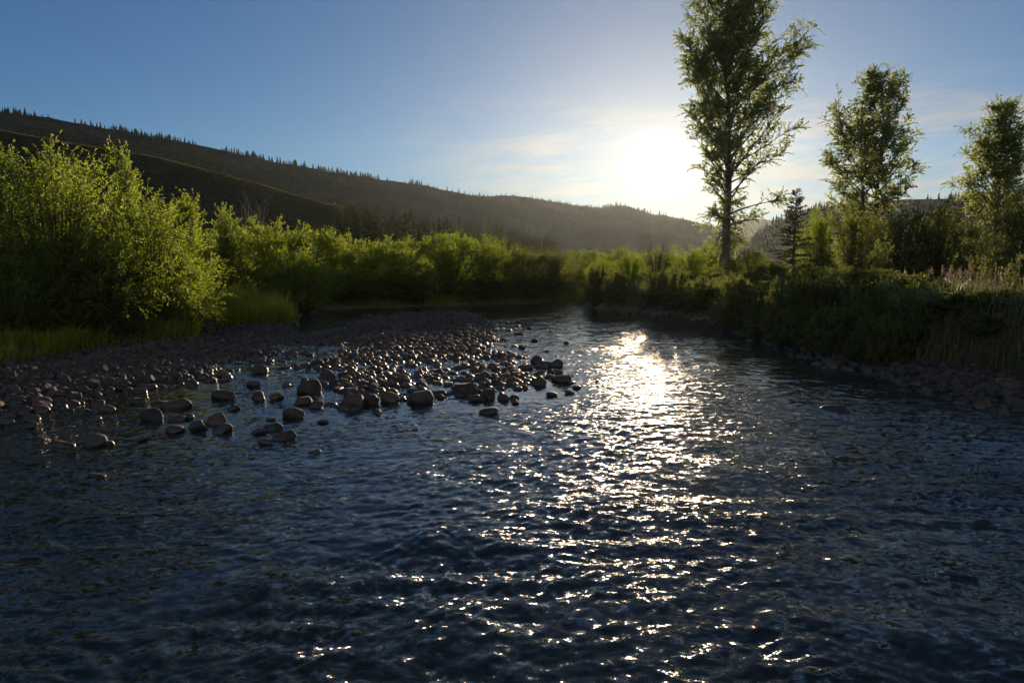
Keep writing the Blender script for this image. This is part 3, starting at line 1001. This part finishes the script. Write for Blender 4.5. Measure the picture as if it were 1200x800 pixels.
def cottonwood(px, depth, top, env, trunk_px, label, seed, n_limb=64, n_leaf=20, low=0.14, stems=1, leafsize=0.10, ground_dz=0.0):
    """env: rows (py, left px, right px) of the crown outline in the photo, turned into metres here"""
    rng = np.random.default_rng(seed)
    x, y = XY(px, depth)
    z = land_z(x, y) + ground_dz
    mpp = depth / F_PX
    zt = lambda py: CAM_H + depth * ray(px, py)[2] / ray(px, py)[1] - z
    Ht = zt(top)
    p0 = env[0][0]
    env = [(q[0] + (top - p0 + 3) * max(0.0, 1 - (q[0] - p0) / 130.0), q[1], q[2]) for q in env]
    hs = np.array([zt(e[0]) for e in env])[::-1]
    ex = lambda a, py: ray(a, py)[0] / ray(a, py)[1] * depth
    rl = np.array([x - ex(q[1], q[0]) for q in env])[::-1]
    rr = np.array([ex(q[2], q[0]) - x for q in env])[::-1]
    e = empty('cottonwood_tree', (x, y, z))
    tag(e, label, 'tree')
    parts = []
    axes = []
    for s in range(stems):
        off = np.array([(s - (stems - 1) / 2) * 0.8, 0.1 * s, 0])
        tt = np.linspace(0, 1, 14)
        ax = np.stack([off[0] * (0.6 + 1.6 * tt) + 0.30 * np.sin(tt * 6 + s) * tt, 0.3 * np.sin(tt * 4 + 1 + s), tt * Ht * (0.93 - 0.05 * s) - 0.3 * (1 - tt)], 1)
        r = trunk_px * mpp / 2 * (1 - 0.93 * tt) ** 1.25 * (1 + 0.5 * np.exp(-tt * 22)) / (1 if stems == 1 else 1.25)
        parts.append(tubes(ax[None], r[None], 10))
        axes.append(ax)
    Ls, Lc, Le, rad = [], [], [], []
    fg = np.linspace(low, 0.96, 400)
    hg = np.minimum((fg * 0.93 + 0.09) * Ht, Ht)
    wg = np.cumsum((np.interp(hg, hs, rl) + np.interp(hg, hs, rr)).clip(0.3) ** 1.6)
    for i in range(n_limb):
        ax = axes[i % stems]
        f = float(np.interp((i + rng.random()) / n_limb * wg[-1], wg, fg))
        h0 = f * Ht * 0.93
        az = i * 2.39996 + rng.uniform(-0.4, 0.4)
        start = np.array([np.interp(h0, ax[:, 2], ax[:, k]) for k in range(3)])
        rise = Ht * (0.05 + 0.13 * sst(0.15, 0.6, np.array(f))) * rng.uniform(0.7, 1.3)
        if f < 0.3: rise = Ht * rng.uniform(-0.05, 0.05)
        h1 = h0 + min(rise * (1.35 if f > 0.75 else 1.0), (Ht - h0) * 0.86)
        L_, R_ = np.interp(h1, hs, rl), np.interp(h1, hs, rr)
        c = math.cos(az)
        Rm = R_ * (0.5 + 0.5 * c) + L_ * (0.5 - 0.5 * c)
        Rm = max(Rm, 0.35) * (rng.uniform(0.35, 0.92) if i % 3 == 0 else rng.uniform(0.7, 0.95))
        out = np.array([math.cos(az), math.sin(az), 0])
        tip = out * Rm + np.array([0, 0, h1])
        ctl = start + (tip - start) * 0.45
        ctl[2] = start[2] + max(rise * 0.35, 0.12 * Ht * 0.3)
        Ls.append(start); Lc.append(ctl); Le.append(tip); rad.append(trunk_px * mpp * 0.13 * (1.15 - f))
    Ls, Lc, Le, rad = map(np.array, (Ls, Lc, Le, rad))
    tt = np.linspace(0, 1, 8)
    P = np.stack([bez(Ls, Lc, Le, np.full(n_limb, t)) for t in tt], 1)
    parts.append(tubes(P, rad[:, None] * (1 - 0.85 * tt)[None], 6))
    nsub = 11
    t = 1 - 0.75 * rng.random((n_limb, nsub)) ** 1.2
    t[:, 0] = 0.98
    a, c, b = (np.repeat(q[:, None], nsub, 1) for q in (Ls, Lc, Le))
    q0 = bez(a, c, b, t).reshape(-1, 3)
    ln = np.linalg.norm(Le - Ls, axis=1)
    d = nrm(bezd(a, c, b, t).reshape(-1, 3) * 0.8 + 0.62 * runit(rng, n_limb * nsub) + [0, 0, 0.34])
    L = (np.repeat(ln, nsub) * rng.uniform(0.14, 0.34, n_limb * nsub)).clip(0.35, 1.5)
    parts.append(twig_tubes(q0, d, L, 0.022, 0.08))
    nt = 6
    s = rng.uniform(0.2, 1, (len(q0), nt))
    w0 = (q0[:, None] + d[:, None] * (L[:, None] * s)[..., None]).reshape(-1, 3)
    wd = nrm(np.repeat(d, nt, 0) * 0.7 + 0.8 * runit(rng, len(w0)) + [0, 0, 0.1])
    wl = rng.uniform(0.3, 0.95, len(w0))
    keep = rng.random(len(w0)) < np.interp(w0[:, 2] / Ht, [0.1, 0.35, 0.5, 0.7, 1], [0.6, 0.55, 0.75, 0.95, 1.0])
    keep &= rng.random(len(w0)) < np.repeat(np.clip(np.linalg.norm((Le - Ls)[:, :2], axis=1) / (0.12 * Ht), 0.15, 1), nsub * nt)
    w0, wd, wl = w0[keep], wd[keep], wl[keep]
    parts.append(twig_tubes(w0, wd, wl, 0.009, 0.2))
    (LV, LF), _ = twig_leaves(rng, w0, wd, wl, n_leaf, leafsize, leafsize * 0.72, 0.2, 0.35, 1.0)
    tone = np.clip(np.repeat(rng.normal(0.5, 0.22, len(w0)), n_leaf) + rng.normal(0, 0.15, len(w0) * n_leaf), 0, 1)
    V, Fq = join(parts)
    obj('trunk', mesh_np('trunk', V, Fq, M_BARK_P, True), e)
    obj('crown', mesh_np('crown', LV, LF, M_POPLAR, False, np.repeat(tone, 4)), e)


cottonwood(850, 45, -8, [(-8, 845, 885), (5, 822, 905), (20, 802, 925), (40, 796, 938), (70, 797, 943), (100, 800, 942), (130, 806, 928), (160, 806, 926), (190, 816, 914),
                        (220, 815, 914), (245, 822, 918), (265, 822, 880), (285, 832, 868), (300, 840, 860)], 13,
           'tallest cottonwood tree on the right bank beside the low sun', 41, 120, 24, 0.13)
cottonwood(1015, 56, 88, [(86, 1030, 1048), (95, 1012, 1056), (110, 982, 1060), (140, 972, 1064), (170, 964, 1066), (200, 960, 1070), (225, 962, 1072), (250, 970, 1066), (280, 985, 1050)], 10,
           'broad cottonwood with two stems behind the dark willow shrubs', 42, 90, 19, 0.12, 2, 0.12)
cottonwood(1165, 58, 123, [(120, 1172, 1184), (132, 1150, 1194), (150, 1136, 1198), (180, 1130, 1198), (210, 1122, 1196), (235, 1128, 1196), (260, 1140, 1190)], 8,
           'smallest cottonwood standing at the right edge', 43, 76, 19, 0.14, 1, 0.12)


def conifer_mesh(seed, Ht, W, whorls, per, n_need, nl, nw):
    rng = np.random.default_rng(seed)
    f = np.linspace(0.06, 0.98, whorls)
    ff = np.repeat(f, per) + rng.uniform(-0.02, 0.02, whorls * per)
    az = rng.uniform(0, 6.28, whorls * per)
    L = W / 2 * (1 - ff) ** 0.85 * rng.uniform(0.55, 1.15, len(ff)) + 0.02 * W
    P0 = np.stack([0 * ff, 0 * ff, ff * Ht], 1)
    D = nrm(np.stack([np.cos(az), np.sin(az), 0.1 - 0.25 * (1 - ff) + 0.5 * ff], 1))
    (LV, LF), _ = twig_leaves(rng, P0, D, L, n_need, nl, nw, 0.1, 0.1, 0.75)
    kp = rng.random(len(ff) * n_need) < np.repeat((L / L.max()) ** 0.9, n_need)
    LV = LV.reshape(-1, 4, 3)[kp].reshape(-1, 3)
    LF = np.arange(len(LV)).reshape(-1, 4)
    tt = np.linspace(0, 1, 6)
    tr = tubes(np.stack([0 * tt, 0 * tt, tt * Ht - 0.1], 1)[None], (0.022 * Ht * (1 - 0.9 * tt))[None], 7)
    tw = twig_tubes(P0, D, L, 0.004 * Ht, 0.1)
    tv, tf = join([tr, tw])
    tone = np.clip(np.repeat(rng.normal(0.4, 0.25, len(ff)), n_need)[kp], 0, 1)
    return mesh_np('trunk', tv, tf, M_BARK, True), mesh_np('crown', LV, LF, M_NEEDLE, False, np.repeat(tone, 4))


tm, cm = conifer_mesh(61, 4.0, 2.7, 22, 7, 90, 0.11, 0.03)
x, y = XY(930, 43)
z = land_z(x, y)
ztop = CAM_H + 43 * ray(930, 221)[2] / ray(930, 221)[1]
e = empty('conifer_tree', (x, y, z), 0.4, (1.5, 1.5, (ztop - z) / 4.0))
tag(e, 'small lone conifer between the tall cottonwood and the yellowish willow', 'tree')
obj('trunk', tm, e)
obj('crown', cm, e)

CON = [conifer_mesh(70 + i, 9.0, 3.0, 18, 6, 20, 0.5, 0.17) for i in range(3)]
rc = np.random.default_rng(77)
spots = []
for i in range(96):
    px = 392 + 262 * (i + rc.random()) / 96
    dp = rc.uniform(150, 235)
    tp = np.interp(px, [390, 430, 470, 520, 560, 600, 640, 660], [238, 240, 248, 256, 264, 270, 278, 286]) + rc.uniform(-5, 14)
    spots.append((px, dp, tp))
for i, (px, dp, tp) in enumerate(spots):
    x, y = XY(px, dp)
    z = land_z(x, y) - 0.3
    h = CAM_H + dp * ray(px, tp)[2] / ray(px, tp)[1] - z
    h = min(max(h, 3.5), 13)
    e = empty('conifer_tree', (x, y, z), rc.uniform(0, 6.28), (h / 9 * rc.uniform(0.9, 1.3),) * 2 + (h / 9,))
    tag(e, 'dark conifer in the distant stand between meadow and hill', 'tree', 'conifers of the distant stand')
    a, b = CON[i % 3]
    obj('trunk', a, e)
    obj('crown', b, e)

# ------------------------------------------------------------------ grass
def blades(rng, x, y, z, hgt, wid, lean=0.45, wind=(0.25, -0.1)):
    n = len(x)
    az = rng.uniform(0, 6.28, n)
    l = hgt * rng.uniform(0.5, 1.15, n)
    ln = lean * rng.uniform(0.1, 1.2, n)
    dx, dy = np.cos(az) * ln + wind[0] * 0.5, np.sin(az) * ln + wind[1] * 0.5
    b = np.stack([x, y, z], 1)
    f = rng.uniform(0, 6.28, n)
    s = np.stack([np.cos(f), np.sin(f), 0 * f], 1) * (wid * rng.uniform(0.6, 1.3, n))[:, None] * 0.5
    m = b + np.stack([dx * l * 0.28, dy * l * 0.28, l * 0.6], 1)
    t = b + np.stack([dx * l * 0.95, dy * l * 0.95, l * (1 - 0.35 * ln)], 1)
    V = np.stack([b - s, b + s, m + s * 0.8, m - s * 0.8, t], 1).reshape(-1, 3)
    o = np.arange(n)[:, None] * 5
    return V, [np.array([0, 1, 2, 3]) + o, np.array([3, 2, 4]) + o], t


def grass(name, label, rng, x, y, hgt, wid, mat, lean=0.45, zoff=-0.03):
    z = H(x, y) + zoff
    V, Fs, t = blades(rng, x, y, z, hgt, wid, lean)
    cl = np.clip(0.5 + 1.6 * fbm(x * 0.8, y * 0.8, 3) + rng.normal(0, 0.18, len(x)), 0, 1)
    me = mesh_np(name, V, Fs, mat, False, np.repeat(cl, 5))
    tag(obj(name, me), label, 'grass', kind='stuff')
    return t


rg = np.random.default_rng(55)


def scatter(n, x0, x1, y0, y1, test):
    xs, ys = [], []
    c = 0
    while c < n:
        x, y = rg.uniform(x0, x1, n), rg.uniform(y0, y1, n)
        k = test(x, y)
        xs.append(x[k]); ys.append(y[k]); c += k.sum()
    return np.concatenate(xs)[:n], np.concatenate(ys)[:n]


def left_grass_ok(x, y):
    d = sdist(LEFT_LAND, x, y)
    tuft = fbm(x * 1.1, y * 1.1, 3)
    return (d > 0.1 + 0.5 * np.abs(tuft)) & (d < 4.5) & (tuft > -0.13) & (rg.random(len(x)) < np.interp(d, [0, 2.5, 4.5], [1, 0.8, 0.35]))


x, y = scatter(46000, -22, -6.0, 12, 33.5, left_grass_ok)
hh = np.clip(0.55 + 0.9 * fbm(x * 0.5 + 7, y * 0.5, 3) + 1.1 * fbm(x * 2.2, y * 2.2, 2), 0.2, 1.05) * (0.8 + 0.5 * sst(22, 25, y))
grass('grass', 'tall bright grass fringing the left bank below the willows', rg, x, y, hh * rg.choice([0.7, 1.0, 1.0, 1.3], len(x)), 0.028, M_GRASS)


def far_grass_ok(x, y):
    d = sdist(LEFT_LAND, x, y)
    return (d > 0.0) & (d < 3)


x, y = scatter(9000, -13, 10, 40, 60, far_grass_ok)
grass('grass', 'short grass along the waterline of the far bank', rg, x, y, np.full(len(x), 0.4), 0.03, M_GRASS)


def right_grass_ok(x, y):
    d = sdist(RIGHT_LAND, x, y)
    strip = np.interp(y, [8, 13, 22, 32, 45], [2.7, 1.9, 0.95, 0.4, 0.25])
    tuft = fbm(x * 0.9, y * 0.9, 3)
    return (d > strip - 0.1 + 1.0 * np.maximum(0, -tuft * 2)) & (d < strip + 9)


M_GRASS_D = leaf_mat('bank_grass_blade', (0.058, 0.085, 0.026), (0.11, 0.13, 0.05), (0.22, 0.27, 0.08), 0.4)
x, y = scatter(75000, 2, 26, 11, 52, right_grass_ok)
hh = np.clip(0.5 + 0.9 * fbm(x * 0.4 + 3, y * 0.4, 3), 0.25, 0.95)
grass('grass', 'tall dry green grass covering the top of the right bank', rg, x, y, hh, 0.02, M_GRASS_D, 0.5)


def plume_clump(px, depth, label, seed, n=28, h=0.95, r=0.55):
    rng = np.random.default_rng(seed)
    x0, y0 = XY(px, depth)
    z0 = float(H(x0, y0)[0])
    e = empty('plumed_grass', (x0, y0, z0 - 0.03))
    tag(e, label, 'grass clump', 'plumed grasses on the right bank')
    x, y = rng.normal(0, r, n * 6), rng.normal(0, r, n * 6)
    V, Fs, t = blades(rng, x, y, 0 * x, np.full(n * 6, h * 0.75), 0.014, 0.4)
    obj('blades', mesh_np('blades', V, Fs, M_GRASS_D, False, np.repeat(rng.random(n * 6), 5)), e)
    x, y = rng.normal(0, r, n), rng.normal(0, r, n)
    V, Fs, t = blades(rng, x, y, 0 * x, np.full(n, h), 0.008, 0.3)
    k = 22
    q = np.repeat(t, k, 0)
    q[:, 2] -= rng.uniform(0, 0.22, n * k)
    LV, LF = leaves(rng, q, nrm(rng.normal(0, 0.4, (n * k, 3)) + [0.2, 0, 1]), 0.055, 0.016, 0.0)
    pv, pf = join([(V, Fs[0]), (V, Fs[1]), (LV, LF)])
    obj('plumes', mesh_np('plumes', pv, pf, M_PLUME, False, rng.random(len(pv))), e)


for i, (px, dp, lb) in enumerate([
        (1095, 21, 'tuft of pale plumed grass above the dark right bank, left of the other plume tufts'),
        (1118, 22.5, 'tuft of pale plumed grass second from the left in the row on the right bank'),
        (1142, 20.5, 'tuft of pale plumed grass in the middle of the row on the right bank'),
        (1166, 21.5, 'tuft of pale plumed grass beside the small bright shrub at the right edge'),
        (1035, 26, 'pinkish plumed grass tuft in front of the dark willow shrubs'),
        (985, 28, 'pinkish plumed grass tuft below the yellowish willow'),
        (838, 38, 'sunlit plumed grass tuft at the foot of the tall cottonwood'),
        (795, 40, 'sunlit plumed grass tuft on the bank edge in the sun glare'),
        (1185, 18.5, 'plumed grass tuft nearest to the viewer at the right edge')]):
    plume_clump(px, dp, lb, 500 + i)

# ------------------------------------------------------------------ stones
def ico(sub):
    import bmesh
    bm = bmesh.new()
    bmesh.ops.create_icosphere(bm, subdivisions=sub, radius=1.0)
    V = np.array([v.co[:] for v in bm.verts])
    Fq = np.array([[v.index for v in f.verts] for f in bm.faces])
    bm.free()
    return V, Fq


IV3, IF3 = ico(4)
IV2, IF2 = ico(3)


def stone_shape(rng, V, flat):
    q = V.copy()
    # blunt facets: push the sphere in along a few random planes, then soften
    for _ in range(7):
        nn = runit(rng, 1)[0]
        lim = rng.uniform(0.55, 0.9)
        dd = q @ nn
        over = np.maximum(dd - lim, 0)
        q -= np.outer(over * 0.92, nn)
    w = sum(a * np.sin(q @ runit(rng, 1)[0] * f + rng.uniform(0, 6)) for a, f in ((0.06, 2.5), (0.035, 4.5), (0.02, 8.0)))
    q *= (1 + w)[:, None]
    q *= np.array([1.0, rng.uniform(0.62, 0.9), flat])
    return q


rs = np.random.default_rng(91)
KINDS_S = [stone_shape(rs, IV3, rs.uniform(0.55, 0.85)) for _ in range(14)]
KINDS_S2 = [stone_shape(rs, IV2, rs.uniform(0.5, 0.88)) for _ in range(24)]
STONE_ME = [mesh_np('river_stone', q, IF3, M_STONE, True, np.full(len(q), i / 14)) for i, q in enumerate(KINDS_S)]


def stone_obj(x, y, z, r, label, group, k=None, hs=1.0, rz=None):
    k = int(rs.integers(len(STONE_ME))) if k is None else k
    o = obj('river_stone', STONE_ME[k])
    o.location = (x, y, z)
    o.scale = (r, r, r * hs)
    o.rotation_euler = (rs.uniform(-0.25, 0.25), rs.uniform(-0.25, 0.25), rs.uniform(0, 6.28) if rz is None else rz)
    tag(o, label, 'stone', group)
    return o


SH = 'stones standing in the shallows'
DEF_SH = 'wet rounded stone standing alone in the shallow water by the gravel bar'
HAND = [  # px, py of the waterline, width px, height factor, label
    (302, 438, 18, 1.2, 'stone with lit tan top standing in the channel between the two gravel beds'),
    (383, 447, 22, 1.2, None), (363, 461, 34, 0.9, 'biggest blocky brown stone at the left end of the gravel bar'),
    (302, 468, 20, 0.9, None), (322, 468, 16, 1.2, None), (297, 453, 18, 1, None), (260, 468, 29, 1.0, 'broad dark stone standing midway between beach and bar'),
    (272, 481, 14, 0.9, None), (173, 493, 25, 1.1, 'dark round stone in the water off the cobble beach'), (205, 493, 21, 1, None), (221, 491, 12, 1, None),
    (203, 507, 21, 0.8, None), (231, 504, 24, 1.0, None), (252, 497, 23, 1.2, 'rounded stone topping the cluster in the left shallows'),
    (258, 508, 25, 1.1, 'stone nearest the viewer in the left shallows cluster'), (110, 523, 24, 1.25, 'dark upright stone standing alone furthest left and near'),
    (127, 522, 15, 0.7, None), (123, 483, 17, 0.9, None), (160, 473, 20, 0.9, None), (203, 479, 34, 0.7, 'long flat stone lying awash off the cobble beach'),
    (187, 477, 20, 0.7, None), (343, 490, 28, 1.0, 'smooth dark domed stone below the left end of the bar'), (302, 509, 18, 0.8, None),
    (310, 521, 18, 1.0, 'round stone at left of the front pair in open water'), (332, 516, 28, 0.9, 'brown domed stone at right of the front pair in open water'),
    (318, 504, 24, 0.7, 'flat reddish stone behind the front pair in open water'), (368, 532, 14, 1.0, 'small lone stone nearest the viewer in open water'),
    (378, 496, 14, 0.7, None), (317, 493, 12, 0.8, None), (32, 495, 22, 0.8, None), (27, 502, 25, 0.7, None), (5, 497, 18, 0.8, None),
    (73, 524, 26, 0.5, None), (163, 517, 16, 0.6, None), (189, 513, 13, 0.6, None), (112, 559, 20, 0.35, 'flat stone barely breaking the dark water at left'),
    (62, 557, 17, 0.4, None), (187, 551, 10, 0.5, None), (110, 493, 13, 0.7, None), (85, 469, 15, 1.5, None), (353, 474, 22, 0.9, None), (370, 478, 17, 0.9, None),
    (414, 477, 31, 1.25, 'large pale capped boulder at the front edge of the gravel bar'), (436, 474, 23, 1.0, None), (455, 472, 23, 1.0, None),
    (489, 473, 34, 1.0, 'long smooth boulder at the front edge of the gravel bar'), (545, 461, 27, 1.2, 'dark rounded boulder behind the front edge of the bar'),
    (557, 470, 19, 0.9, None), (573, 467, 22, 1.0, 'domed stone in the water before the right part of the bar'), (512, 464, 20, 0.7, None), (484, 461, 16, 0.8, None),
    (494, 459, 9, 1.4, None), (573, 485, 23, 0.6, 'low flat stone in midstream before the bar'), (604, 473, 9, 1.2, None),
    (660, 448, 27, 0.8, 'broad low stone at the outer point of the bar in midstream'), (631, 451, 20, 0.9, None), (597, 449, 18, 1, None), (566, 444, 20, 1.2, None),
    (676, 455, 12, 0.5, None), (648, 464, 17, 0.5, None), (667, 461, 13, 0.7, None), (629, 425, 14, 1.2, None), (640, 430, 14, 1.1, None), (652, 430, 17, 1.1, None),
    (655, 439, 10, 1.1, None), (627, 400, 9, 0.8, None), (664, 403, 7, 0.9, None), (442, 485, 13, 0.8, None), (408, 444, 14, 1.2, None), (454, 453, 15, 1.2, None),
    (620, 385, 7, 0.8, None), (640, 412, 7, 0.8, None), (612, 408, 9, 0.9, None), (608, 392, 10, 0.8, None), (632, 440, 12, 1.0, None), (618, 433, 13, 1.0, None),
    (700, 447, 5, 0.7, None), (540, 640, 26, 0.12, None), (975, 481, 30, 0.12, None)]
occupied = []
for px, py, w, hf, lb in HAND:
    x, y = G(px, py)
    r = w * y / F_PX / 2 * 1.08
    if hf < 0.2:
        stone_obj(x, y, -0.12, r * 1.3, 'stone just awash under the river surface', 'stones awash in midstream', hs=1.0)
        continue
    stone_obj(x, y + r * 0.5, 0.16 * r * hf, r, lb or DEF_SH, SH, hs=hf * 1.05, rz=rs.uniform(-0.5, 0.5))
    occupied.append((x, y + r * 0.5, r))
occ = np.array(occupied)

cand = []   # x, y, r, zone


def dart(n, x0, x1, y0, y1, test, size, zone, gap=0.6):
    cell = {}
    cs = 0.5
    for x, y, r in occupied:
        cell.setdefault((int(x // cs), int(y // cs)), []).append((x, y, r))
    xs, ys = rs.uniform(x0, x1, n), rs.uniform(y0, y1, n)
    ok = test(xs, ys)
    xs, ys = xs[ok], ys[ok]
    rr = size(len(xs))
    order = np.argsort(-rr + rs.normal(0, 0.03, len(rr)))
    for i in order:
        x, y, r = xs[i], ys[i], rr[i]
        cx, cy_ = int(x // cs), int(y // cs)
        good = True
        for a in (-1, 0, 1):
            for b in (-1, 0, 1):
                for (u, v, q) in cell.get((cx + a, cy_ + b), ()):
                    if (u - x) ** 2 + (v - y) ** 2 < (gap * (q + r)) ** 2:
                        good = False
                        break
                if not good: break
            if not good: break
        if good:
            cell.setdefault((cx, cy_), []).append((x, y, r))
            cand.append((x, y, r, zone))


def bar_test(poly):
    def f(x, y):
        d = sdist(poly, x, y)
        d = d + 3.2 * fbm(x * 0.55 + 11, y * 0.55, 3)
        return (rs.random(len(x)) < sst(-0.9, 1.0, d)) & (sdist(POOL, x, y) < 0.1) & (sdist(LEFT_LAND, x, y) < 0.8)
    return f


size = lambda lo, hi: (lambda n: lo + (hi - lo) * rs.random(n) ** 4.5)
dart(80000, -17, -3, 9, 31, bar_test(BAR_LEFT), size(0.03, 0.17), 0)
dart(110000, -9, 3, 11, 41, bar_test(BAR_MID), size(0.03, 0.155), 1)


def shore_test(x, y):
    d = sdist(RIGHT_LAND, x, y)
    strip = np.interp(y, [8, 13, 22, 32, 45], [2.7, 1.9, 0.95, 0.4, 0.25])
    return (rs.random(len(x)) < sst(-0.7, 0.2, d)) & (d < strip + 0.4 + 1.5 * sst(19, 15, y) * rs.random(len(x)))


dart(36000, 3.5, 15, 9, 36, shore_test, size(0.04, 0.20), 2)
sparse = lambda x, y: (np.maximum(sdist(BAR_LEFT, x, y), sdist(BAR_MID, x, y)) > -2.2) & (rs.random(len(x)) < 0.10)
dart(2600, -14, 3.5, 9, 34, sparse, size(0.06, 0.17), 3)
cand = np.array(cand)
cz = H(cand[:, 0], cand[:, 1])
pxs = CX + cand[:, 0] / cand[:, 1] * F_PX
keep = (cand[:, 3] > 1) | (cz > -0.05) | (rs.random(len(cand)) < 0.16)
cand, cz, pxs = cand[keep], cz[keep], pxs[keep]
inview = (pxs > 2) & (pxs < 1198)
score = np.where(inview, cand[:, 2] / cand[:, 1], 0)
idx = np.argsort(-score)[:232]
chosen = np.zeros(len(cand), bool)
chosen[idx] = True
LAB = {0: ('rounded cobble lying on the cobble beach below the left grass', 'cobbles of the left beach'),
       1: ('rounded cobble packed on the midstream gravel bar', 'cobbles of the midstream bar'),
       2: ('rounded cobble lying at the foot of the right bank', 'cobbles of the right shore'),
       3: ('small stone poking out of the shallow water around the bars', 'small stones in the water')}
for i in np.where(chosen)[0]:
    x, y, r, zn = cand[i]
    lb, gp = LAB[int(zn)]
    stone_obj(x, y, cz[i] + r * (0.15 if zn < 3 else 0.2), r, lb, gp, hs=rs.uniform(0.85, 1.2))
rest = np.where(~chosen)[0]


def stone_mass(name, ids, label):
    n = len(ids)
    kk = rs.integers(0, len(KINDS_S2), n)
    base = np.stack(KINDS_S2)[kk]
    r = cand[ids, 2]
    sc = np.stack([r, r, r * rs.uniform(0.8, 1.25, n)], 1)
    th = rs.uniform(0, 6.28, n)
    tx = rs.uniform(-0.35, 0.35, n)
    q = base * sc[:, None, :]
    c, s = np.cos(tx)[:, None], np.sin(tx)[:, None]
    q = np.stack([q[..., 0], q[..., 1] * c - q[..., 2] * s, q[..., 1] * s + q[..., 2] * c], -1)
    c, s = np.cos(th)[:, None], np.sin(th)[:, None]
    q = np.stack([q[..., 0] * c - q[..., 1] * s, q[..., 0] * s + q[..., 1] * c, q[..., 2]], -1)
    q[..., 0] += cand[ids, 0][:, None]
    q[..., 1] += cand[ids, 1][:, None]
    q[..., 2] += (cz[ids] + r * 0.12)[:, None]
    nv = base.shape[1]
    Fq = (IF2[None] + (np.arange(n) * nv)[:, None, None]).reshape(-1, 3)
    me = mesh_np(name, q.reshape(-1, 3), Fq, M_STONE, True, np.repeat(rs.random(n), nv))
    tag(obj(name, me), label, 'cobbles', kind='stuff')


zr = cand[rest, 3]
stone_mass('cobbles', rest[(zr == 0)], 'small dark cobbles covering the left beach')
stone_mass('cobbles', rest[(zr == 1) | (zr == 3)], 'small dark cobbles covering the midstream gravel bar')
stone_mass('cobbles', rest[(zr == 2)], 'small cobbles covering the foot of the right bank')
print('stones', len(cand))

# ------------------------------------------------------------------ air
def haze():
    m, k, out = new_mat('valley_haze')
    pv = k.new('ShaderNodeVolumePrincipled')
    pv.inputs['Color'].default_value = (0.72, 0.88, 1.0, 1)
    pv.inputs['Density'].default_value = 0.0000155
    pv.inputs['Anisotropy'].default_value = 0.75
    k.l.new(pv.outputs[0], out.inputs['Volume'])
    a, b, z0, z1 = 3000.0, 3000.0, -3.0, 460.0
    V = [(x, y, z) for z in (z0, z1) for y in (-b, b) for x in (-a, a)]
    Fq = np.array([[0, 2, 3, 1], [4, 5, 7, 6], [0, 1, 5, 4], [2, 6, 7, 3], [0, 4, 6, 2], [1, 3, 7, 5]])
    tag(obj('haze', mesh_np('haze', V, Fq, m)), 'thin sunlit haze filling the valley', 'haze', kind='stuff')


haze()
